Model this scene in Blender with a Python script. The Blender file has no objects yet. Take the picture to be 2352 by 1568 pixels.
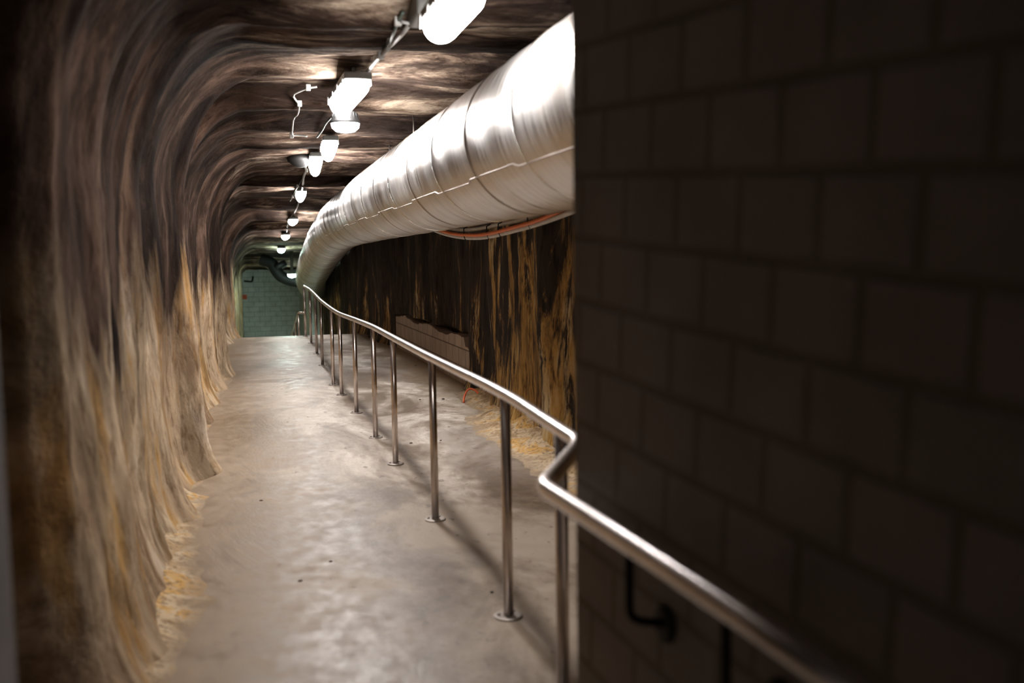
import bpy, bmesh, math, random
from mathutils import Vector, noise, Matrix
random.seed(7)
sc = bpy.context.scene
COL = sc.collection
PI = math.pi
# ------------------------------------------------------------------ camera
FPX = 2287.0
RHO, PIT, YAW = .0145, math.radians(4.82), math.radians(14.96)
EYE = Vector((0, 0, 1.64))
FW = Vector((math.sin(YAW)*math.cos(PIT), math.cos(YAW)*math.cos(PIT), -math.sin(PIT)))
R0 = Vector((math.cos(YAW), -math.sin(YAW), 0)); U0 = R0.cross(FW)
RT = R0*math.cos(RHO) - U0*math.sin(RHO); UP = U0*math.cos(RHO) + R0*math.sin(RHO)
def ray(x, y): return FW + RT*((x-1176)/FPX) - UP*((y-784)/FPX)
def at_z(x, y, z): d = ray(x, y); return EYE + d*((z-1.64)/d.z)
def at_x(x, y, X): d = ray(x, y); return EYE + d*(X/d.x)
def at_y(x, y, Y): d = ray(x, y); return EYE + d*(Y/d.y)
cd = bpy.data.cameras.new('camera'); cam = bpy.data.objects.new('camera', cd); COL.objects.link(cam)
M = Matrix((RT, UP, -FW)).transposed().to_4x4(); M.translation = EYE
cam.matrix_world = M
cd.sensor_width = 36; cd.lens = FPX/2352*36; cd.clip_start = .05; cd.clip_end = 200
cd.dof.use_dof = True; cd.dof.focus_distance = 11.0; cd.dof.aperture_fstop = 1.5
sc.camera = cam
vs = sc.view_settings
vs.view_transform = 'Standard'; vs.look = 'None'; vs.gamma = 1; vs.use_curve_mapping = False; vs.exposure = 0.15
w = bpy.data.worlds.new('world'); sc.world = w; w.use_nodes = True
w.node_tree.nodes['Background'].inputs[0].default_value = (.9, .85, .8, 1)
w.node_tree.nodes['Background'].inputs[1].default_value = .01

# ------------------------------------------------------------------ node helper
class NT:
    def __init__(s, name):
        s.m = bpy.data.materials.new(name); s.m.use_nodes = True
        s.t = s.m.node_tree; s.b = s.t.nodes['Principled BSDF']
        s.b.inputs['Roughness'].default_value = .8
    def n(s, kind, **kw):
        nd = s.t.nodes.new('ShaderNode'+kind)
        for k, v in kw.items():
            if k[0] == '_': setattr(nd, k[1:], v)
            else: s.put(nd.inputs[int(k[1:])] if k[0] == 'i' and k[1:].isdigit() else nd.inputs[k.replace('_', ' ')], v)
        return nd
    def put(s, inp, v):
        if isinstance(v, bpy.types.NodeSocket): s.t.links.new(v, inp)
        elif isinstance(v, bpy.types.Node): s.t.links.new(v.outputs[0], inp)
        elif isinstance(v, (tuple, list)) and len(v) == 3 and inp.type == 'RGBA': inp.default_value = (*v, 1)
        else: inp.default_value = v
    def coord(s, which='Generated'): return s.n('TexCoord').outputs[which]
    def uv(s): return s.coord('UV')
    def obj(s): return s.n('NewGeometry').outputs['Position']
    def map(s, c, scale=(1, 1, 1), loc=(0, 0, 0), rot=(0, 0, 0)):
        return s.n('Mapping', Vector=c, Scale=scale, Location=loc, Rotation=rot).outputs[0]
    def noise(s, c, sc=1, det=6, rough=.6, dist=0):
        return s.n('TexNoise', Vector=c, Scale=sc, Detail=det, Roughness=rough, Distortion=dist).outputs[0]
    def ramp(s, f, *stops):
        nd = s.n('ValToRGB', i0=f); e = nd.color_ramp.elements
        while len(e) < len(stops): e.new(.5)
        for i, (p, c) in enumerate(stops):
            e[i].position = p; e[i].color = (c, c, c, 1) if isinstance(c, (int, float)) else (*c, 1)
        return nd.outputs[0]
    def mix(s, f, a, b, mode='MIX'):
        nd = s.t.nodes.new('ShaderNodeMix'); nd.data_type = 'RGBA'; nd.blend_type = mode
        s.put(nd.inputs[0], f); s.put(nd.inputs[6], a); s.put(nd.inputs[7], b); return nd.outputs[2]
    def math(s, op, a, b=0.0, clamp=False):
        nd = s.n('Math', _operation=op, _use_clamp=clamp); s.put(nd.inputs[0], a); s.put(nd.inputs[1], b); return nd.outputs[0]
    def bump(s, h, dist=.02, st=1.0):
        return s.n('Bump', Strength=st, Distance=dist, Height=h).outputs[0]
    def out(s, col=None, rough=None, metal=None, normal=None, spec=None):
        if col is not None: s.put(s.b.inputs['Base Color'], col)
        if rough is not None: s.put(s.b.inputs['Roughness'], rough)
        if metal is not None: s.put(s.b.inputs['Metallic'], metal)
        if normal is not None: s.put(s.b.inputs['Normal'], normal)
        if spec is not None: s.put(s.b.inputs['Specular IOR Level'], spec)
        return s.m
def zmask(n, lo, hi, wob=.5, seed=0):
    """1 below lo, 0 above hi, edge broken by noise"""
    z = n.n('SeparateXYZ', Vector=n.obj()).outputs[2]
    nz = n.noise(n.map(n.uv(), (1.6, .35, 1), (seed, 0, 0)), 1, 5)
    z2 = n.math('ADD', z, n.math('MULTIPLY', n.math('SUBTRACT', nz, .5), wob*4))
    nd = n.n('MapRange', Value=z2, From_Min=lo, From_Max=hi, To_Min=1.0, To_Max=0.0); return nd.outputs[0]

def rock_left():
    n = NT('rock'); uv = n.uv()
    st = n.noise(n.map(uv, (2.3, .75, 1)), 1, 9, .66, .7)
    st2 = n.noise(n.map(uv, (8, 3.2, 1), (3, 1, 0)), 1, 7, .65, .5)
    iso = n.noise(n.map(uv, (9, 6, 1), (1, 8, 0)), 1, 6, .7)
    big = n.noise(n.map(uv, (.9, .55, 1), (9, 2, 0)), 1, 4)
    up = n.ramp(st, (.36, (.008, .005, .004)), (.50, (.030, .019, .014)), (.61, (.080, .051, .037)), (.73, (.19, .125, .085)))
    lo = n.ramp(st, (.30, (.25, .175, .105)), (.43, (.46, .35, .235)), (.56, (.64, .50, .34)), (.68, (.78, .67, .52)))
    och = n.ramp(n.noise(n.map(uv, (3.5, .9, 1), (5, 7, 0)), 1, 6, .65), (.52, 0), (.62, 1))
    lo = n.mix(n.math('MULTIPLY', och, .75), lo, (.55, .31, .085))
    dk = n.ramp(n.noise(n.map(uv, (1.5, .40, 1), (15, 3, 0)), 1, 8, .7), (.49, 0), (.58, 1))
    lo = n.mix(n.math('MULTIPLY', dk, .62), lo, (.105, .070, .040))
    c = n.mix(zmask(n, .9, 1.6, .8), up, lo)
    c = n.mix(n.ramp(big, (.35, 0), (.6, 1)), n.mix(1, c, (.62, .55, .52), 'MULTIPLY'), c)
    # ceiling rock: pale crumbled bands between sooty ones
    cs = n.noise(n.map(uv, (2.6, .75, 1), (60, 4, 0)), 1, 9, .72, .6)
    cc = n.ramp(cs, (.38, (.022, .015, .013)), (.48, (.085, .058, .045)), (.56, (.30, .225, .17)), (.65, (.70, .59, .46)))
    bl = n.ramp(n.noise(n.map(uv, (1.5, .30, 1), (31, 3, 0)), 1, 6, .6), (.47, 0), (.56, 1))
    cc = n.mix(n.math('MULTIPLY', bl, .85), cc, (.030, .021, .018))
    x = n.n('SeparateXYZ', Vector=n.obj()).outputs[0]
    xm = n.math('ADD', x, n.math('MULTIPLY', n.math('SUBTRACT', cs, .5), 1.6))
    c = n.mix(n.n('MapRange', Value=xm, From_Min=.0, From_Max=.75).outputs[0], c, cc)
    c = n.mix(n.ramp(st2, (.36, .85), (.48, 0)), c, n.mix(1, c, (.45, .39, .34), 'MULTIPLY'))
    c = n.mix(n.ramp(iso, (.34, .7), (.44, 0)), c, n.mix(1, c, (.5, .43, .38), 'MULTIPLY'))
    h = n.math('ADD', n.math('ADD', st, n.math('MULTIPLY', st2, .7)), n.math('MULTIPLY', iso, .6))
    return n.out(c, .9, 0, n.bump(h, .035, .6), .02)
def rock_right():
    n = NT('rock_right'); uv = n.uv()
    st = n.noise(n.map(uv, (2.6, .55, 1), (40, 0, 0)), 1, 9, .72, .5)
    st2 = n.noise(n.map(uv, (11, 2.4, 1), (3, 1, 0)), 1, 6, .65)
    och = n.ramp(n.noise(n.map(uv, (4, .9, 1), (5, 27, 0)), 1, 7, .65), (.40, (.22, .135, .05)), (.5, (.50, .30, .085)), (.62, (.62, .50, .30)))
    dark = n.ramp(st, (.35, (.010, .007, .006)), (.52, (.040, .026, .019)), (.66, (.12, .078, .048)))
    y = n.n('SeparateXYZ', Vector=n.obj()).outputs[1]
    nr = n.n('MapRange', Value=y, From_Min=9.0, From_Max=12.5, To_Min=.070, To_Max=-.05).outputs[0]
    f = n.math('ADD', st, nr)
    f = n.ramp(n.math('ADD', f, n.math('MULTIPLY', zmask(n, .3, 1.3, .5, 8), .07)), (.555, 0), (.61, 1))
    c = n.mix(f, dark, och)
    c = n.mix(n.ramp(st2, (.40, 1), (.5, 0)), c, n.mix(1, c, (.30, .24, .21), 'MULTIPLY'))
    return n.out(c, .85, 0, n.bump(n.math('ADD', st, n.math('MULTIPLY', st2, .8)), .045, .9), .3)
def mat_floor():
    n = NT('worn_concrete'); p = n.obj()
    a = n.noise(n.map(p, (1.1, .55, 1)), 1, 8, .68, .6)
    f = n.noise(n.map(p, (9, 6, 1)), 1, 7, .7)
    y = n.n('SeparateXYZ', Vector=p).outputs[1]; x = n.n('SeparateXYZ', Vector=p).outputs[0]
    c = n.ramp(a, (.40, (.20, .155, .115)), (.48, (.38, .32, .265)), (.56, (.66, .60, .53)))
    # darker, browner concrete near the doorway, paler further in (edge broken)
    yy = n.math('ADD', y, n.math('MULTIPLY', n.math('SUBTRACT', n.noise(n.map(p, (1.2, 1.0, 1), (4, 0, 0)), 1, 6), .5), 3.0))
    near = n.ramp(n.n('MapRange', Value=yy, From_Min=6.2, From_Max=9.0).outputs[0], (0, 1), (1, 0))
    c = n.mix(near, c, n.mix(1, c, (.52, .455, .39), 'MULTIPLY'))
    # damp stains with their own outline
    def blot(cx, cy, rx, ry, seed):
        dx = n.math('DIVIDE', n.math('SUBTRACT', x, cx), rx); dy = n.math('DIVIDE', n.math('SUBTRACT', y, cy), ry)
        d = n.math('SQRT', n.math('ADD', n.math('MULTIPLY', dx, dx), n.math('MULTIPLY', dy, dy)))
        d = n.math('ADD', d, n.math('MULTIPLY', n.math('SUBTRACT', n.noise(n.map(p, (2.5, 1.5, 1), (seed, 0, 0)), 1, 5), .5), 1.3))
        return n.ramp(d, (.75, 1), (1.05, 0))
    for i, (cx, cy, rx, ry, s) in enumerate([(.12, 8.9, .45, 1.1, .35), (.35, 14.0, .9, .22, .35), (-.2, 13.0, .2, 1.2, .5), (2.2, 14.6, .5, 2.2, .25), (2.0, 8.0, .5, 1.6, .45), (.75, 6.9, .5, .25, .5), (1.0, 5.2, .3, .35, .55), (1.35, 19, .5, .8, .5), (.1, 5.6, .35, .7, .7)]):
        c = n.mix(n.math('MULTIPLY', blot(cx, cy, rx, ry, i*7.3), 1-s), c, (.17, .13, .105))
    sp = n.ramp(n.noise(n.map(p, (13, 8, 1)), 1, 3, .55), (.31, 1), (.37, 0))
    c = n.mix(n.math('MULTIPLY', sp, .75), c, (.10, .075, .06))
    c = n.mix(n.ramp(f, (.35, .5), (.55, 0)), c, (.28, .21, .15))
    # yellow sand dust trodden over the left edge
    ed = n.math('ADD', x, n.math('MULTIPLY', n.math('SUBTRACT', n.noise(n.map(p, (3, 4, 1), (2, 0, 0)), 1, 6), .5), .9))
    sd = n.ramp(n.n('MapRange', Value=ed, From_Min=-.12, From_Max=.75).outputs[0], (0, 1), (1, 0))
    c = n.mix(n.math('MULTIPLY', sd, .9), c, n.mix(f, (.12, .08, .05), (.40, .28, .165)))
    er = n.ramp(n.n('MapRange', Value=ed, From_Min=2.0, From_Max=2.6).outputs[0], (0, 0), (1, 1))
    c = n.mix(n.math('MULTIPLY', er, .8), c, n.mix(f, (.16, .11, .07), (.50, .36, .19)))
    rg = n.n('MapRange', Value=n.math('MULTIPLY', a, f), From_Min=.15, From_Max=.4, To_Min=.34, To_Max=.70).outputs[0]
    return n.out(c, rg, 0, n.bump(n.math('ADD', n.math('MULTIPLY', f, .35), n.math('MULTIPLY', a, 2)), .012, .4), .45)
def mat_sand():
    n = NT('yellow_sand'); p = n.obj()
    a = n.noise(n.map(p, (3.5, 2.6, 5)), 1, 7, .65, .6); b = n.noise(n.map(p, (30, 30, 30)), 1, 5)
    c = n.ramp(a, (.34, (.20, .13, .075)), (.44, (.46, .32, .18)), (.52, (.60, .48, .33)), (.60, (.58, .33, .09)), (.70, (.50, .40, .29)))
    c = n.mix(n.ramp(b, (.38, .7), (.5, 0)), c, (.18, .12, .07))
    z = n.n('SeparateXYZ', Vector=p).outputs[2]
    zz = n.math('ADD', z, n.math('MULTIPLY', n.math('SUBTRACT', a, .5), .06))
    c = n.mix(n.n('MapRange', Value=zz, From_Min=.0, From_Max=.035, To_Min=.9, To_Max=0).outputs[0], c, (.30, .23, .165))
    return n.out(c, .95, 0, n.bump(n.math('ADD', a, n.math('MULTIPLY', b, .4)), .02, .6), .1)
def mat_block(name, c1, c2, mort, bw, bh, coord='obj', rot=0, ms=.02, loc=(0, 0, 0), rough=.7, swz=False):
    n = NT(name); p = n.uv()
    v = n.map(p, (1, 1, 1), loc, (0, 0, rot))
    br = n.n('TexBrick', Vector=v, Color1=c1, Color2=c2, Mortar=mort, Scale=1.0, Mortar_Size=ms, Mortar_Smooth=.3, Bias=0.0, Brick_Width=bw, Row_Height=bh)
    nz = n.noise(n.map(p, (3, 3, 3)), 1, 6)
    c = n.mix(n.ramp(nz, (.35, .35), (.6, 0)), br.outputs[0], n.mix(1, br.outputs[0], (.5, .45, .4), 'MULTIPLY'))
    h = n.math('SUBTRACT', n.math('MULTIPLY', nz, .3), br.outputs[1])
    return n.out(c, rough, 0, n.bump(h, .008, .8), .3)
def mat_metal(name, col, rough, streak=None, dirt=None):
    n = NT(name)
    if streak:
        nz = n.noise(n.map(n.uv(), streak), 1, 5, .7)
        r = n.n('MapRange', Value=nz, From_Min=.3, From_Max=.7, To_Min=rough*.6, To_Max=rough*1.5).outputs[0]
        c = n.mix(n.ramp(nz, (.35, .6), (.55, 0)), col, tuple(k*.55 for k in col))
        if dirt:
            d = n.ramp(n.noise(n.map(n.uv(), (1.3, .9, 1)), 1, 5), (.5, 0), (.68, 1))
            c = n.mix(n.math('MULTIPLY', d, .7), c, dirt)
        return n.out(c, r, 1, n.bump(nz, .004, .35))
    nz = n.noise(n.map(n.obj(), (6, 6, 6)), 1, 4)
    c = n.mix(n.ramp(nz, (.4, .5), (.6, 0)), col, tuple(k*.7 for k in col))
    return n.out(c, rough, 1)
def mat_plain(name, col, rough=.6, metal=0):
    n = NT(name); nz = n.noise(n.map(n.obj(), (12, 12, 12)), 1, 4)
    return n.out(n.mix(n.ramp(nz, (.4, .35), (.6, 0)), col, tuple(k*.6 for k in col)), rough, metal)
def mat_emit(name, col, s):
    n = NT(name); n.put(n.b.inputs['Emission Color'], col); n.b.inputs['Emission Strength'].default_value = s
    return n.out(col, .4)
MATS = dict(rl=rock_left(), rr=rock_right(), floor=mat_floor(), sand=mat_sand(),
    near=mat_block('near_block_paint', (.37, .33, .29), (.40, .34, .305), (.28, .235, .185), .235, .16, rot=math.radians(-4.2), ms=.012, loc=(.03, .055, 0)),
    low=mat_block('pale_block', (.45, .37, .31), (.52, .43, .36), (.17, .13, .10), .42, .24, ms=.010, rough=.85, loc=(.2, .02, 0)),
    far=mat_block('green_painted_brick', (.76, .80, .76), (.80, .84, .80), (.50, .57, .54), .42, .2, ms=.014),
    plaster=mat_plain('grey_plaster', (.30, .27, .26), .8), white=mat_plain('white_paint', (.75, .78, .76), .6),
    clad=mat_metal('aluminium_cladding', (.84, .82, .80), .36, (22, .7, 1), (.55, .44, .32)),
    band=mat_metal('cladding_band', (.90, .89, .87), .22), seam=mat_metal('cladding_seam', (.50, .44, .39), .45),
    steel=mat_metal('stainless_steel', (.66, .58, .53), .27), steelr=mat_metal('stainless_rail', (.80, .75, .73), .26),
    steeld=mat_metal('dull_steel', (.35, .31, .28), .5),
    grey=mat_plain('grey_plastic', (.16, .16, .15), .5), black=mat_plain('black_iron', (.006, .006, .006), .6),
    cab=mat_plain('cable_grey', (.55, .55, .53), .5), cabd=mat_plain('cable_dark', (.10, .13, .11), .5), orange=mat_plain('cable_orange', (.75, .17, .03), .5),
    lamp=mat_emit('lamp_white', (1, .955, .93), 88), lampg=mat_emit('lamp_green', (.68, 1, .86), 150), lampl=mat_emit('lamp_pale_green', (.66, 1, .84), 60),
    peb=mat_plain('pebble', (.12, .09, .07), .9), ora=mat_plain('orange_plastic', (.85, .15, .05), .5))

# ------------------------------------------------------------------ mesh helpers
def obj(name, vf, mat, parent=None, smooth=True, uvs=None):
    me = bpy.data.meshes.new(name); me.from_pydata([tuple(v) for v in vf[0]], [], vf[1]); me.update()
    if uvs:
        l = me.uv_layers.new(name='UVMap')
        for lp in me.loops: l.data[lp.index].uv = uvs[lp.vertex_index]
    if smooth:
        for p in me.polygons: p.use_smooth = True
    me.materials.append(MATS[mat]); o = bpy.data.objects.new(name, me); COL.objects.link(o)
    if parent: o.parent = parent
    return o
def tag(o, label=None, cat=None, group=None, kind=None):
    for k, v in (('label', label), ('category', cat), ('group', group), ('kind', kind)):
        if v: o[k] = v
    return o
def empty(name, loc, label, cat, group=None):
    o = bpy.data.objects.new(name, None); COL.objects.link(o); o.location = loc; o.empty_display_size = .1
    return tag(o, label, cat, group)
def struct(name, vf, mat, smooth=False, uvs=None): return tag(obj(name, vf, mat, None, smooth, uvs), kind='structure')
def merge(*ps):
    V, Fc = [], []
    for v, f in ps:
        b = len(V); V += list(v); Fc += [tuple(i+b for i in q) for q in f]
    return V, Fc
def box(x0, x1, y0, y1, z0, z1):
    V = [Vector(p) for p in ((x0,y0,z0),(x1,y0,z0),(x1,y1,z0),(x0,y1,z0),(x0,y0,z1),(x1,y0,z1),(x1,y1,z1),(x0,y1,z1))]
    return V, [(0,3,2,1),(4,5,6,7),(0,1,5,4),(1,2,6,5),(2,3,7,6),(3,0,4,7)]
def rbox(x0, x1, y0, y1, z0, z1, b=.01):
    bm = bmesh.new(); V, Fc = box(x0, x1, y0, y1, z0, z1)
    vs_ = [bm.verts.new(v) for v in V]; [bm.faces.new([vs_[i] for i in q]) for q in Fc]
    bmesh.ops.bevel(bm, geom=bm.edges[:], offset=b, segments=3, affect='EDGES', profile=.5)
    bm.verts.index_update(); r = ([v.co.copy() for v in bm.verts], [tuple(v.index for v in f.verts) for f in bm.faces]); bm.free(); return r
def tube(pts, r, n=16, caps=True, closed=False):
    """tube along points; r number or list. returns verts, faces, uvs(length, arc)"""
    pts = [Vector(p) for p in pts]; N = len(pts); rs = r if isinstance(r, list) else [r]*N
    V, Fc, UV = [], [], []; t0 = (pts[1]-pts[0]).normalized()
    nrm = t0.cross(Vector((0, 0, 1)));  nrm = nrm if nrm.length > .05 else t0.cross(Vector((1, 0, 0))); nrm.normalize(); L = 0
    for i, p in enumerate(pts):
        t = (pts[min(i+1, N-1)] - pts[max(i-1, 0)]).normalized()
        nrm = (nrm - t*nrm.dot(t)).normalized(); b = t.cross(nrm)
        if i: L += (p-pts[i-1]).length
        for k in range(n):
            a = 2*PI*k/n; V.append(p + (nrm*math.cos(a) + b*math.sin(a))*rs[i]); UV.append((L, abs(k/n*2-1)*PI*rs[i]))
    for i in range(N-1):
        for k in range(n):
            Fc.append((i*n+k, i*n+(k+1) % n, (i+1)*n+(k+1) % n, (i+1)*n+k))
    if caps: Fc += [tuple(range(n))[::-1], tuple((N-1)*n+k for k in range(n))]
    return V, Fc, UV
def smooth_path(pts, it=3, keep=.25):
    pts = [Vector(p) for p in pts]
    for _ in range(it):
        q = [pts[0]]
        for a, b in zip(pts, pts[1:]): q += [a.lerp(b, keep), a.lerp(b, 1-keep)]
        pts = q + [pts[-1]]
    return pts
def fillet(pts, r=.05, seg=6):
    pts = [Vector(p) for p in pts]; out = [pts[0]]
    for i in range(1, len(pts)-1):
        a, p, b = pts[i-1], pts[i], pts[i+1]; da, db = (a-p), (b-p); rr = min(r, da.length*.45, db.length*.45)
        A = p+da.normalized()*rr; B = p+db.normalized()*rr
        for k in range(seg+1):
            t = k/seg; out.append(A*(1-t)**2 + p*2*t*(1-t) + B*t*t)
    return out + [pts[-1]]
def lathe(prof, n=24, c=(0, 0, 0)):
    V = [Vector((c[0]+r*math.cos(2*PI*k/n), c[1]+r*math.sin(2*PI*k/n), c[2]+z)) for r, z in prof for k in range(n)]
    Fc = [(i*n+k, i*n+(k+1) % n, (i+1)*n+(k+1) % n, (i+1)*n+k) for i in range(len(prof)-1) for k in range(n)]
    Fc += [tuple(range(n))[::-1], tuple((len(prof)-1)*n+k for k in range(n))]
    return V, Fc
def lerp_t(T, y):
    if y <= T[0][0]: return T[0][1]
    for (a, u), (b, v) in zip(T, T[1:]):
        if y <= b:
            t = (y-a)/(b-a); t = t*t*(3-2*t) if len(T) > 99 else t
            return u+(v-u)*t
    return T[-1][1]

# ------------------------------------------------------------------ the tunnel
YC = 22.4
TXL = [(3.32,-2.0),(3.50,-1.05),(3.58,-.76),(3.68,-.64),(3.85,-.60),(4.5,-.60),(6,-.62),(7.3,-.60),(7.9,-.50),(8.25,-.50),(8.7,-.64),(11,-.62),(13.5,-.52),(14.7,-.42),(15.1,-.45),(16,-.6),(20,-.56),(21.5,-.50),(22.3,-.38),(23,-.36),(29,-.34),(30.5,-.34),(31.2,-.25),(41.8,-.12)]
TXR = [(2.3,2.6),(7,2.52),(9,2.52),(11.5,2.70),(13,2.85),(18,2.85),(20,2.6),(30,2.6),(34,2.6),(41.8,2.5)]
TC = [(3.32,3.95),(3.48,3.35),(3.6,3.12),(3.8,3.02),(5,3.02),(8,3.14),(10,3.04),(13,3.04),(17,2.97),(19.8,2.96),(22.2,2.66),(24,2.54),(26.4,2.38),(29.5,2.08),(30.4,2.02),(31.5,2.10),(34,1.9),(38,1.45),(41.8,1.3)]
TF = [(0,0),(YC-.4,0),(YC,-.01),(YC+.5,-.10),(29.5,-1.80),(42,-1.85)]
def fb(x, y, z, o=4): return noise.fractal(Vector((x, y, z)), .9, 2.1, o)
RIBS = [(3.45,.02,.2),(4.5,.03,.22),(5.7,.045,.3),(6.7,.03,.22),(8.1,.06,.28),(9.3,.045,.3),(10.6,.05,.3),(11.9,.045,.3),(13.2,.05,.35),(14.8,.06,.35),(16.4,.05,.4),(18.0,.05,.4),(19.6,.04,.4),(21.0,.05,.35),(22.4,.06,.3),(24.5,.05,.5),(26.8,.05,.5),(30.0,.06,.4)]
def rib(Y): return sum(a*math.exp(-((Y-c)/s)**2) for c, a, s in RIBS)
def disp(Y, v, side, cw=0.0):
    yy = Y + .12*math.sin(v*1.3+Y*.3)
    d = rib(yy)*(1.5+.8*cw)
    d += .085*fb(Y*.8, v*.30, 3, 3) + .022*fb(Y*3.2, v*.8, 9, 4) + .008*fb(Y*8, v*5, 21, 3)
    return max(-.13, min(.19, d))
BR, AR = .5, .45
TK = [(0,1),(29.5,1),(33,.4),(42,.4)]
def profile(Y):
    xl, xr, c, f = lerp_t(TXL, Y), lerp_t(TXR, Y), lerp_t(TC, Y), lerp_t(TF, Y)
    kk = lerp_t(TK, Y); BL, AL = 1.05*kk, .72*kk
    P = []; v = 0.0; n1, n2, n3, n4, n5 = 64, 30, 60, 14, 54
    zt = c-BL
    for i in range(n1):
        z = f-.12 + (zt-f+.12)*i/n1; foot = .10*math.exp(-max(0, z-f)/.16) + .07*math.exp(-max(0, z-f)/.6)
        P.append((Vector((xl+foot, Y, z)), Vector((1, 0, 0)), z-f, 'L'))
    for i in range(n2):
        a = PI/2*i/n2; P.append((Vector((xl+AL-AL*math.cos(a), Y, zt+BL*math.sin(a))), Vector((math.cos(a)*BL, 0, -math.sin(a)*AL)).normalized(), None, 'L'))
    for i in range(n3):
        x = xl+AL+(xr-AR-xl-AL)*i/n3; P.append((Vector((x, Y, c)), Vector((0, 0, -1)), None, 'C'))
    for i in range(n4):
        a = PI/2*i/n4; P.append((Vector((xr-AR+AR*math.sin(a), Y, c-BR+BR*math.cos(a))), Vector((-math.sin(a), 0, -math.cos(a))), None, 'R'))
    for i in range(n5+1):
        z = c-BR - (c-BR-f+.12)*i/n5; foot = .08*math.exp(-max(0, z-f)/.15)
        P.append((Vector((xr-foot, Y, z)), Vector((-1, 0, 0)), z-f, 'R'))
    out = []; v = 0
    for i, (p, nr, hz, s) in enumerate(P):
        if i: v += (p-P[i-1][0]).length
        d = disp(Y, v, s, min(1, max(0, (p.x-xl)/AL)) if s != 'R' else (1 if hz is None else 0))
        if s == 'R' and 12.3 < Y < 18.6 and hz is not None:      # rock cut back where the low block wall stands
            k = min(1, (Y-12.3)/.25, (18.6-Y)/.25)
            if hz < .62: d = min(d, .0) - .10*k
        if s == 'L' and hz is not None:                            # hollow at the foot of the wall
            d -= .30*math.exp(-((Y-20.2)/.7)**2-((hz-.35)/.28)**2)
        out.append((p+nr*d, v))
    return out
Ys = [3.32]
while Ys[-1] < 41.8: Ys.append(min(41.8, Ys[-1] + (.014 if Ys[-1] < 3.8 else max(.035, .0078*Ys[-1]))))
G = [profile(y) for y in Ys]
def patch(i0, i1):
    V, UV, Fc = [], [], []; n = i1-i0+1
    for j, y in enumerate(Ys):
        for i in range(i0, i1+1): V.append(G[j][i][0]); UV.append((y, G[j][i][1]))
    for j in range(len(Ys)-1):
        for i in range(n-1): Fc.append((j*n+i, (j+1)*n+i, (j+1)*n+i+1, j*n+i+1))
    return (V, Fc), UV
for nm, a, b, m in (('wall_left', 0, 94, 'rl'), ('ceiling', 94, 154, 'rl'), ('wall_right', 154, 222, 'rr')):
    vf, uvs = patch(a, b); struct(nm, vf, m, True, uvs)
# the corner of the left wall turns into ceiling rock, so its upper faces take the ceiling rock too
def ceil_z(x, y):
    j = min(range(len(Ys)), key=lambda k: abs(Ys[k]-y)); row = G[j]
    i = min(range(70, 160), key=lambda k: abs(row[k][0].x-x)); return row[i][0].z
def ceil_pt(px, py, off=.02):
    d = ray(px, py); t = 3.0
    while t < 40:
        p = EYE+d*t
        if p.z > ceil_z(p.x, p.y)-off: return p
        t += .03
    return p
# floor
V, Fc, nx = [], [], 44; fy = [-2.0+.25*i for i in range(int((YC-.5+2)/.25))] + [YC-.45+.1*i for i in range(14)] + [24.2, 25.5, 27, 28.5, 29.4, 29.6, 31, 35, 42]
for y in fy:
    for i in range(nx):
        x = -2.0+5.1*i/(nx-1); V.append(Vector((x, y, lerp_t(TF, y) + (.006*fb(x*1.2, y*.8, 5, 3) if y < YC+1 else 0))))
for j in range(len(fy)-1):
    for i in range(nx-1): Fc.append((j*nx+i, j*nx+i+1, (j+1)*nx+i+1, (j+1)*nx+i))
struct('floor', (V, Fc), 'floor', True)
# sand banks at the foot of the walls
def sandbank(name, y0, y1, side, wf, hf, label):
    V, Fc = [], []; ys = [y0+(y1-y0)*i/int((y1-y0)/.035) for i in range(int((y1-y0)/.035)+1)]; n = 18
    for y in ys:
        e = min(1, (y-y0)/.4, (y1-y)/.4); e = max(e, .02)
        X = (lerp_t(TXL, y)-.04) if side > 0 else (lerp_t(TXR, y)+.04)
        wd = wf(y)*e*(1+.30*fb(y*1.1, 3, side, 3)); hh = hf(y)*e*(1+.5*fb(y*2.3, 8, side, 3))
        for i in range(n):
            t = i/(n-1); x = X+side*(.02+wd*t); prof = (1-t)**2.4
            z = lerp_t(TF, y) + hh*prof*(1+.30*fb(x*4, y*3, 1, 3)) + .006*fb(x*9, y*9, 2, 3)*(1-t) + .006*(1-t) - .016*t**3 + .012*fb(x*6, y*6, 5, 3)*(1-t*.5)
            V.append(Vector((x, y, z)))
    for j in range(len(ys)-1):
        for i in range(n-1):
            q = (j*n+i, j*n+i+1, (j+1)*n+i+1, (j+1)*n+i); Fc.append(q if side > 0 else q[::-1])
    return tag(obj(name, (V, Fc), 'sand'), label, 'sand', kind='stuff')
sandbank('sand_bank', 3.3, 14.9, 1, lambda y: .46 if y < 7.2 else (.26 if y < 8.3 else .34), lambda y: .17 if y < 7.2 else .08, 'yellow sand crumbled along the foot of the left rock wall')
sandbank('sand_bank', 5.5, 12.25, -1, lambda y: .62 if y < 10 else .42, lambda y: .16, 'yellow sand heaped along the foot of the right rock wall, behind the railing')
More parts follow.
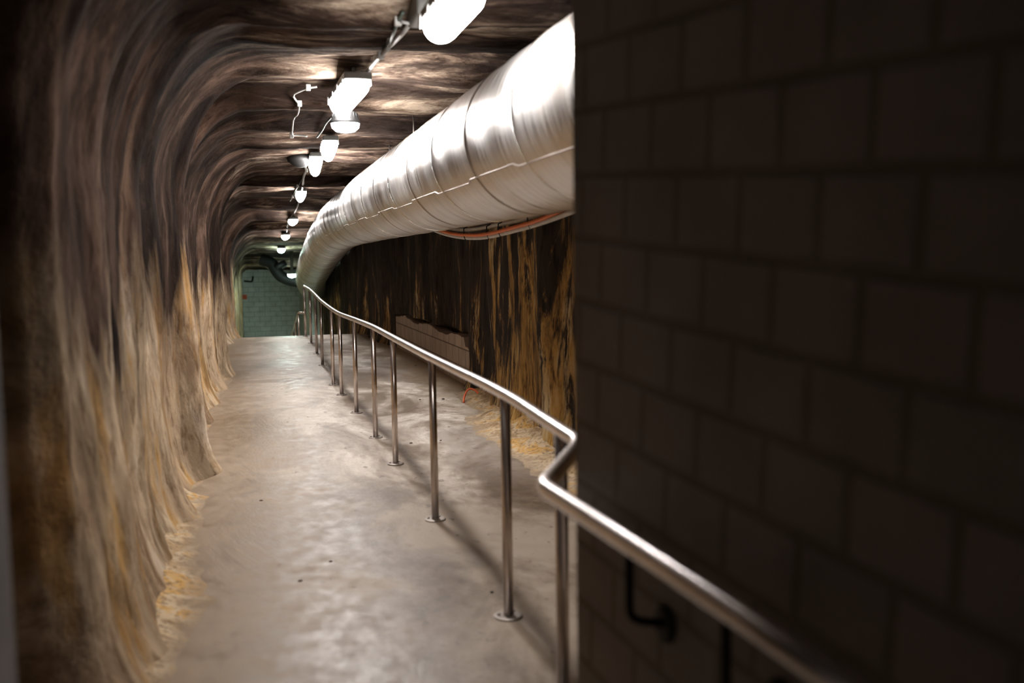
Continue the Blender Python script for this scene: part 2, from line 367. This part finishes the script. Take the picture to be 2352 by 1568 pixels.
# low block wall on the right
def wallpanel(name, a, b, top, thick, mat, label, cat, z0=-.05):
    """wall between plan points a, b with top(t) height; faces to the left of a->b"""
    a, b = Vector((*a, 0)), Vector((*b, 0)); L = (b-a).length; d = (b-a)/L; nr = Vector((-d.y, d.x, 0)); n = 60; V, UV, Fc = [], [], []
    for k, off in ((0, 0), (1, -thick)):
        for i in range(n+1):
            t = i/n; p = a+d*L*t+nr*off
            for z in (z0, top(t)): V.append(Vector((p.x, p.y, z))); UV.append((t*L, z))
    m = (n+1)*2
    for i in range(n):
        j = i*2; Fc += [(j, j+2, j+3, j+1), (m+j, m+j+1, m+j+3, m+j+2), (j+1, j+3, m+j+3, m+j+1), (j, m+j, m+j+2, j+2)]
    Fc += [(0, 1, m+1, m), (n*2, m+n*2, m+n*2+1, n*2+1)]
    return obj(name, (V, Fc), mat, None, False, UV)
lw = wallpanel('low_block_wall', (2.72, 12.3), (2.72, 18.6), lambda t: .60+.03*math.sin(t*17)+.03*fb(t*20, 0, 0, 3)-(.12 if t < .05 else 0), .2, 'low', '', '')
tag(lw, 'low wall of pale concrete blocks set in the foot of the right rock wall', 'wall')

# ------------------------------------------------------------------ near block wall and doorway shell
WD = Vector((-.105, 1, 0)).normalized(); WP = Vector((.89, 1.95, 0)); WN = Vector((-WD.y, WD.x, 0))
E1 = WP + WD*.535; E0 = WP - WD*3.6
def planwall(name, pts, z0, z1, mat):
    V, Fc, UV = [], [], []; n = len(pts); L = 0
    for i, p in enumerate(pts):
        if i: L += (Vector(p)-Vector(pts[i-1])).length
        for z in (z0, z1): V.append(Vector((p[0], p[1], z))); UV.append((L, z))
    for i in range(n):
        j = (i+1) % n; Fc.append((i*2, i*2+1, j*2+1, j*2))
    Fc += [tuple(i*2+1 for i in range(n))[::-1], tuple(i*2 for i in range(n))]
    return struct(name, (V, Fc), mat, False, UV)
planwall('wall_near', [(E0.x, E0.y), (E1.x, E1.y), (E1.x+.05, E1.y+.02), (2.9, E1.y+.02), (2.9, E1.y-.2), (E1.x+.22, E1.y-.2), (E0.x+.2, E0.y)], -.02, 3.95, 'near')
J = at_y(46, 1560, 1.9).x
struct('trim_1', rbox(-2.0, J, -.2, 1.9, -.02, 3.6, .02), 'plaster', False)
struct('wall_left_near', box(-2.1, -1.9, -2.0, 3.4, -.02, 4.0), 'plaster')
struct('ceiling_near', box(-2.1, 3.0, -2.0, 3.4, 3.85, 4.0), 'plaster')
struct('wall_back', box(-2.1, 3.0, -2.2, -2.0, -.05, 4.0), 'plaster')

# ------------------------------------------------------------------ far room
planwall('wall_far', [(-.5, 41.6), (3.0, 41.6), (3.0, 41.8), (-.5, 41.8)], -1.9, 1.6, 'far')
struct('trim_2', box(2.15, 2.75, 35.0, 41.58, -1.9, 1.5), 'white')

# ------------------------------------------------------------------ insulated duct
def px_d(x, y, d): r = ray(x, y); return EYE + r*(d/1.0)
R_P = .45
path = [(1.69, 2.75, 2.34), (1.69, 8, 2.34), (1.69, 13.2, 2.34)]
for x, y, d in ((846, 484, 14.3), (812, 498, 16.2), (778, 520, 18.6), (748, 562, 22.0), (722, 612, 26.5), (712, 645, 30.5), (722, 662, 34.0)):
    path.append(tuple(px_d(x, y, d)))
def resample(pts, step):
    pts = smooth_path(pts, 3); out = [pts[0]]; acc = 0
    for a, b in zip(pts, pts[1:]):
        L = (b-a).length; t = step-acc
        while t < L: out.append(a.lerp(b, t/L)); t += step
        acc = (acc+L) % step if L >= step-acc else acc+L
    out.append(pts[-1]); return out
pp = resample(path, .08)
duct = empty('insulated_pipe', (1.69, 2.75, 1.9), 'huge silver metal clad pipe under the ceiling, bending down into the distance', 'pipe')
def child(name, vf, mat, par, smooth=True, uvs=None, label=None):
    v = [Vector(p)-par.location for p in vf[0]] if par.type == 'EMPTY' else vf[0]
    o = obj(name, (v, vf[1]), mat, par, smooth, uvs)
    if label: o['label'] = label
    return o
rad = [R_P*(1+.004*math.sin(i*.9)+.003*fb(i*.15, 0, 4, 2)) for i in range(len(pp))]
V, Fc, UV = tube(pp, rad, 72, True); body = child('cladding', (V, Fc), 'clad', duct, True, UV)
def ring(i, half, dr):
    a = pp[i]; t = (pp[min(i+1, len(pp)-1)]-pp[i-1]).normalized()
    V, Fc, _ = tube([a-t*half, a-t*half*.6, a+t*half*.6, a+t*half], [R_P+dr*.2, R_P+dr, R_P+dr, R_P+dr*.2], 72, False); return V, Fc
i = 10; k = 0
while i < len(pp)-3:
    Y = pp[i].y
    child('seam_band', ring(i, .014 if Y < 14 else .010, .005), 'band' if k % 2 else 'seam', duct, True)
    i += 13 if Y < 13 else 9; k += 1
# the lengthwise lap of the cladding
sp_ = []
for i in range(2, len(pp)-40):
    t = (pp[i+1]-pp[i-1]).normalized(); s = t.cross(Vector((0, 0, 1))).normalized(); u = s.cross(t)
    a = math.radians(213 + (1.5 if (i//13) % 2 else -1)); sp_.append(pp[i] + (s*math.cos(a)+u*math.sin(a))*(R_P+.001))
V, Fc, _ = tube(sp_, .005, 8); child('lap_seam', (V, Fc), 'seam', duct, True)
for hx, hy in ((950, 285), (895, 350)):
    p = at_x(hx, hy, 1.69); zc = ceil_z(1.69, p.y)
    V, Fc, _ = tube([(1.69, p.y, 2.34+R_P-.01), (1.69, p.y, zc+.02)], .008, 8); child('hanger_rod', (V, Fc), 'steeld', duct)

# ------------------------------------------------------------------ railing
PX = [(1168,1415,903),(1000,1193,823),(909,1065,775),(863,1005,750),(819,948,733),(785,907,721),(766,884,709),(741,839,690),(728,813,676),(715,788,664),(702,772,657)]
def z_over(P, py):
    a, b = 0., 2.
    for _ in range(40):
        m = (a+b)/2; v = Vector((P.x, P.y, m))-EYE; y = 784-FPX*v.dot(UP)/v.dot(FW)
        if y > py: a = m
        else: b = m
    return m
posts = []
for x, y, t in PX:
    P = at_z(x, y, 0); posts.append((P, z_over(P, t)))
P0 = at_z(1288, 985, 1.03); posts.insert(0, (Vector((P0.x, P0.y, 0)), 1.025))
RR = .026
hand = empty('railing', (1.11, 4.3, 0), 'long stainless steel railing running down the tunnel, bracketed to the dark block wall', 'railing')
bend_top = at_z(1334, 1018, 1.02); elb = at_z(1247, 1118, 1.0)
near_end = Vector((.868, .35, 1.0))
line = [near_end, at_z(1935, 1568, 1.0), at_z(1500, 1287, 1.0), elb, bend_top]
jog = fillet(line, .06, 8)
main = smooth_path([bend_top] + [Vector((P.x, P.y, z)) for P, z in posts], 2, .2)
rail_pts = fillet([near_end, at_z(1700, 1413, 1.0), elb, bend_top, Vector((posts[0][0].x, posts[0][0].y, posts[0][1]))], .07, 8)[:-1] + [Vector((P.x, P.y, z)) for P, z in posts[:1]]
rail_pts += smooth_path([Vector((P.x, P.y, z)) for P, z in posts], 2, .2)[1:]
V, Fc, UV = tube(rail_pts, RR, 20); child('handrail', (V, Fc), 'steelr', hand, True, UV)
for P, z in posts:
    V, Fc, _ = tube([(P.x, P.y, .004), (P.x, P.y, z-RR*.6)], .0235, 20); po = child('post', (V, Fc), 'steel', hand)
    b = lathe([(.066, .0), (.066, .006), (.060, .009), (.026, .009), (.026, .014)], 28, (P.x, P.y, 0))
    o = obj('base_plate', ([Vector(q)-hand.location for q in b[0]], b[1]), 'steeld', po, False)
    for a in (.8, 2.9, 5.0):
        s = lathe([(.009, .008), (.009, .016), (.004, .018)], 6, (P.x+.045*math.cos(a), P.y+.045*math.sin(a), 0))
        obj('bolt', ([Vector(q)-hand.location for q in s[0]], s[1]), 'steeld', po, False)
# wall brackets
def wall_foot(p): return p - WN*((p-WP).dot(WN))
for bx, by in ((1445, 1252), (1668, 1396), (2040, 1640)):
    p = at_z(bx, by, 1.0); low = p + Vector((0, 0, -.17)); wf = wall_foot(low+Vector((0, -.03, 0))); wf.z = .82
    V, Fc, _ = tube(fillet([p+Vector((0, 0, -.02)), low, wf], .03, 6), .010, 12); br = child('wall_bracket', (V, Fc), 'black', hand)
    q, f_ = [], []; d = WN
    V, Fc, _ = tube([wf+d*.001, wf+d*.010, wf+d*.014], [.042, .042, .034], 24)
    obj('rosette', ([Vector(v)-hand.location for v in V], Fc), 'black', br)
# the next railing, down the far slope
lo = empty('railing', (1.2, 24.0, lerp_t(TF, 24.0)), 'short far railing beyond the floor crest, in front of the green brick wall', 'railing')
lpts = [(1.32, 23.7, .42), (1.2, 23.9, .42), (1.19, 26, -.02), (1.17, 28.6, -.62)]
V, Fc, _ = tube(fillet(lpts, .1), .026, 12); child('handrail', (V, Fc), 'steelr', lo)
for y, z in ((23.95, .40), (25.4, .10), (26.9, -.25), (28.4, -.6)):
    x = 1.2; V, Fc, _ = tube([(x, y, lerp_t(TF, y)), (x, y, z)], .024, 12); child('post', (V, Fc), 'steel', lo)

# ------------------------------------------------------------------ lamps
def tube_light(name, P, L, wd, label, mat='lamp', rot=0.0, clips=True):
    zc = ceil_z(P.x, P.y); x, y, z = P; h = wd*(.55 if wd > .15 else .85)
    e = empty(name, (x, y, z+.10), label, 'lamp', 'ceiling lamps of the tunnel')
    # diffuser: half-round trough with rounded ends, open side up
    V, Fc = [], []; n, m = 12, 14
    ys = [-L/2+wd*.5*(1-math.cos(PI/2*k/4)) for k in range(5)] + [L/2-wd*.5*(1-math.cos(PI/2*k/4)) for k in range(4, -1, -1)]
    for yy in ys:
        ed = max(0, abs(yy)-(L/2-wd*.5))/(wd*.5); s = math.sqrt(max(.02, 1-ed*ed))
        for k in range(n+1):
            a = PI*k/n; V.append(Vector((x+wd/2*s*math.cos(a), y+yy, z+.02-h*1.1*(.35+.65*s)*math.sin(a)**.8 if 0 < k < n else z+.02)))
    for i in range(len(ys)-1):
        for k in range(n): Fc.append((i*(n+1)+k, i*(n+1)+k+1, (i+1)*(n+1)+k+1, (i+1)*(n+1)+k))
    Fc += [tuple(range(n+1)), tuple((len(ys)-1)*(n+1)+k for k in range(n, -1, -1))]
    child('diffuser', (V, Fc), mat, e)
    child('housing', rbox(x-wd*.52, x+wd*.52, y-L/2-.01, y+L/2+.01, z+.021, z+.075, .012), 'grey', e, False)
    if clips and L > .5:
        for sx in (-1, 1):
            for yy in (-L*.42, -L*.14, L*.14, L*.42):
                child('clip', rbox(x+sx*wd*.53-.006, x+sx*wd*.53+.006, y+yy-.018, y+yy+.018, z-.012, z+.05, .003), 'cab', e, False)
    for yy in (-L*.3, L*.3):
        zt = ceil_z(x, y+yy)
        V, Fc, _ = tube([(x, y+yy, z+.07), (x, y+yy, max(zt+.03, z+.10))], .014, 8); child('mount', (V, Fc), 'grey', e)
    e.rotation_euler = (0, 0, math.radians(rot))
    return e
LAMPS = [(1000, 78, .95, .72, .175, 'nearest and largest tube lamp, running out of the top of the picture'),
 (800, 217, .85, 1.15, .20, 'second tube lamp from the camera, angular with bright clips at its lower end'),
 (756, 338, .92, .85, .15, 'tube lamp just behind the round lamp, its grey housing showing above'),
 (725, 375, .93, 1.3, .15, 'slanting tube lamp right below the dark junction box'),
 (691, 446, 1.02, .9, .15, 'tube lamp at the lower end of the white cable drop, beside the pipe bend'),
 (673, 508, 1.05, .9, .165, 'third tube lamp from the far end, over the place where the pipe turns down'),
 (656, 543, 1.05, .9, .17, 'small tube lamp just before the greenish arch'),
 (646, 573, 1.05, .9, .19, 'greenish small lamp hanging in front of the green lit arch')]
for k, (px, py, X, L, wd, lab) in enumerate(LAMPS):
    P = at_x(px, py, X)
    if k == 0: P = at_x(1010, 60, X) - Vector((0, L/2-.06, 0))
    tube_light('tube_light', P, L, wd, lab, 'lampl' if k == 7 else 'lamp', (0, 1.5, -2.5, -3, -1, 0, 0, 0)[k])
P = Vector((2.2, 37.0, 1.12)); far_fill = tube_light('tube_light', P, 1.0, .16, 'unseen green fill lamp added behind the far bend of the big pipe', 'lampg')  # added lamp, out of sight behind the pipe, brightens the far brick room
P = px_d(671, 631, 31.5); e10 = empty('bulkhead_light', P, 'small green glowing lamp beside the dark elbow pipe at the far end', 'lamp', 'ceiling lamps of the tunnel')
child('diffuser', lathe([(.02, -.09), (.10, -.07), (.14, -.02), (.14, .02)], 16, P), 'lampg', e10)
child('housing', lathe([(.15, .021), (.15, .06), (.05, .09), (.05, max(.12, ceil_z(P.x, P.y)-P.z+.05))], 16, P), 'grey', e10)
# round bulkhead lamp
P = at_x(793, 284, .88); e3 = empty('bulkhead_light', P, 'round lamp with a dark ribbed hood and bright bowl, just past the second tube lamp', 'lamp', 'ceiling lamps of the tunnel')
child('bowl', lathe([(.03, -.075), (.08, -.066), (.115, -.035), (.122, 0)], 28, P), 'lamp', e3)
child('hood', lathe([(.128, .001), (.128, .016), (.118, .03), (.105, .09), (.06, .115), (.05, max(.14, ceil_z(P.x, P.y)-P.z+.02))], 28, P), 'black', e3)
for k in range(20):
    a = 2*PI*k/20; q = Vector((P.x+.115*math.cos(a), P.y+.115*math.sin(a), P.z))
    V, Fc, _ = tube([q+Vector((0, 0, .02)), q+Vector((-.008*math.cos(a), -.008*math.sin(a), .085))], .004, 6)
    child('hood_rib', (V, Fc), 'black', e3)
# dark junction box under the ceiling beside the fourth tube lamp
P = ceil_pt(690, 366, .03); jb = empty('junction_box', P, 'flat dark junction box on the ceiling left of the slanting tube lamp', 'junction box')
child('box', lathe([(.06, -.10), (.10, -.07), (.16, -.03), (.17, 0), (.17, .05)], 20, P), 'black', jb)
child('gland', rbox(P.x+.13, P.x+.24, P.y-.03, P.y+.03, P.z-.05, P.z-.01, .01), 'cab', jb, False)
P = ceil_pt(972, 42, .10)
mb = obj('mounting_box', rbox(P.x-.06, P.x+.14, P.y-.16, P.y+.16, P.z-.02, P.z+.16, .02), 'grey', None, False)
tag(mb, 'dark grey box on the ceiling left of the nearest tube lamp', 'junction box')

# ------------------------------------------------------------------ cables
def cable(name, pix, r, mat, label, cat='cable', off=.03, it=0, clips=0, drop=None):
    pts = [ceil_pt(x, y, off) for x, y in pix]
    if it: pts = smooth_path(pts, it)
    V, Fc, _ = tube(pts, r, 8); e = tag(obj(name, (V, Fc), mat), label, cat)
    if clips:
        for (x, y) in pix[1:-1][::clips]:
            p = ceil_pt(x, y, off); obj('clip', rbox(p.x-.02, p.x+.02, p.y-.02, p.y+.02, p.z-.022, p.z+.03, .006), 'cab', e, False)
    return e
cable('conduit', [(968, -12), (955, 25), (938, 60), (920, 82), (905, 98), (893, 108)], .013, 'cab', 'pale grey conduit leading away from the dark box by the nearest lamp', 'conduit', .04, 2)
cable('cable', [(926, 28), (914, 50), (903, 78), (896, 98), (882, 116), (864, 136), (853, 152), (845, 172)], .010, 'cabd', 'greenish dark cable running beside the pale conduit toward the second lamp', 'cable', .03, 1, 2)
cable('conduit', [(893, 110), (875, 128), (862, 142), (848, 160), (835, 170), (824, 180)], .014, 'cab', 'pale conduit with a bright end entering the second tube lamp', 'conduit', .06, 1, 3)
cable('cable', [(922, 50), (950, 56), (975, 62)], .009, 'cab', 'short pale cable branching right to the nearest tube lamp', 'cable', .05, 1)
cable('cable', [(728, 199), (708, 202), (690, 209), (672, 218), (679, 230), (688, 239), (685, 262), (674, 271), (672, 290), (670, 312), (685, 310), (706, 313)], .009, 'cab', 'pale looped cable hanging zigzag left of the round lamp', 'cable', .05, 1, 4)
cable('cable', [(774, 250), (763, 268), (749, 282), (740, 300), (728, 315)], .010, 'cabd', 'thin dark cable trailing left from the second tube lamp', 'cable', .05, 1)
cable('cable', [(712, 368), (704, 372), (701, 384), (704, 392), (697, 404), (696, 420), (693, 442)], .017, 'cab', 'thick white cable dropping from the junction box to the tube lamp below', 'cable', .07, 1, 2)
cable('cable', [(686, 466), (680, 482), (672, 494), (665, 504)], .015, 'cab', 'pale cable between the two lamps above the pipe bend', 'cable', .06, 1)
cable('cable', [(662, 506), (660, 520), (659, 532)], .013, 'cabd', 'short dark cable between the last white lamps', 'cable', .05, 1)
cable('cable', [(693, 412), (684, 428), (676, 442), (673, 452), (666, 462)], .009, 'cabd', 'thin dark cable left of the thick white cable', 'cable', .04, 1, 2)
# cables sagging along the right wall below the pipe
def wcable(pix, X, r, mat, label):
    pts = smooth_path([at_x(x, y, X) for x, y in pix], 2)
    V, Fc, _ = tube(pts, r, 10); return tag(obj('cable', (V, Fc), mat), label, 'cable')
g1 = [(930, 515), (985, 524), (1030, 541), (1085, 548), (1130, 543), (1180, 530), (1240, 514), (1330, 480)]
c1 = wcable(g1, 2.20, .020, 'cab', 'lowest grey cable sagging under the pipe along the right wall')
wcable([(930, 511), (985, 520), (1035, 537), (1085, 541), (1130, 536), (1180, 522), (1240, 506), (1330, 462)], 2.18, .017, 'orange', 'orange cable sagging under the pipe with the grey cables')
wcable([(950, 511), (1010, 522), (1060, 529), (1100, 526), (1150, 514), (1210, 503), (1330, 455)], 2.22, .020, 'cab', 'upper grey cable sagging close under the pipe')
for x, y in ((1072, 546), (1125, 541), (1152, 536), (1220, 516)):
    p = at_x(x, y, 2.2); q = at_x(x, y-14, 2.2)
    V, Fc, _ = tube([p+Vector((-.01, 0, -.03)), p+Vector((-.03, 0, .02)), q+Vector((-.03, 0, .03)), q+Vector((.01, 0, .05))], .006, 6)
    o = obj('cable_tie', (V, Fc), 'black', c1)

# ------------------------------------------------------------------ far end pipework
Vp = [px_d(600, 596, 33), px_d(625, 603, 33), px_d(634, 622, 33), px_d(650, 640, 33), px_d(700, 650, 33)]
V, Fc, _ = tube(smooth_path(Vp, 3), .19, 20); fe = empty('elbow_pipe', Vp[2], 'black elbow pipe hanging in front of the green brick wall', 'pipe')
child('pipe_run', (V, Fc), 'black', fe)
V, Fc, _ = tube([px_d(640, 606, 33), px_d(646, 616, 33)], [.24, .24], 20); child('flange', (V, Fc), 'black', fe)
V, Fc, _ = tube([px_d(600, 600, 34.5), px_d(634, 622, 34.5), px_d(690, 636, 34.5)], .09, 14); tag(obj('pipe', (V, Fc), 'cab'), 'thin grey pipe above the black elbow pipe', 'pipe')
V, Fc, _ = tube(fillet([at_y(560, 645, 41.56), at_y(580, 647, 41.56), at_y(581, 637, 41.56), at_y(581, 634, 41.56)], .1), .03, 8); tag(obj('pipe', (V, Fc), 'black'), 'thin black pipe bent in the upper left corner of the green brick wall', 'pipe')
p = at_y(562, 682, 41.59); V, Fc = box(p.x-.09, p.x+.09, 41.56, 41.6, p.z-.09, p.z+.09)
tag(obj('alarm_button', (V, Fc), 'ora', None, False), 'tiny red box on the left of the green brick wall', 'box')

# ------------------------------------------------------------------ litter
c = at_z(1082, 918, .01); pts = [c+Vector(q) for q in ((-.12,-.15,0),(-.08,.0,.05),(-.02,.05,.13),(.05,0,.12),(.10,-.1,.04),(.16,-.16,.01),(.04,-.1,.01))]
V, Fc, _ = tube(smooth_path(pts, 2), .011, 8); tag(obj('plastic_strip', (V, Fc), 'ora'), 'curled orange plastic strip on the floor at the corner of the low block wall', 'scrap')
def pebble(px, py, s):
    P = at_z(px, py, 0); bm = bmesh.new(); bmesh.ops.create_icosphere(bm, subdivisions=2, radius=s)
    for v in bm.verts: v.co = Vector((v.co.x*1.3, v.co.y, v.co.z*.6))*(1+.25*noise.noise(v.co*60+Vector((px, py, 0)))) + P + Vector((0, 0, s*.4))
    bm.verts.index_update(); r = ([v.co.copy() for v in bm.verts], [tuple(v.index for v in f.verts) for f in bm.faces]); bm.free()
    return tag(obj('pebble', r, 'peb'), 'tiny dark pebble lying loose on the concrete floor', 'pebble', 'loose pebbles on the floor')
for px, py, s in ((1018, 917, .014), (944, 1018, .012), (448, 1175, .016), (1233, 1052, .014), (955, 840, .014), (690, 1335, .010), (1130, 1360, .008), (965, 918, .010), (760, 1290, .008), (412, 1165, .012), (1065, 880, .014), (600, 1150, .009), (1012, 1012, .009)):
    pebble(px, py, s)
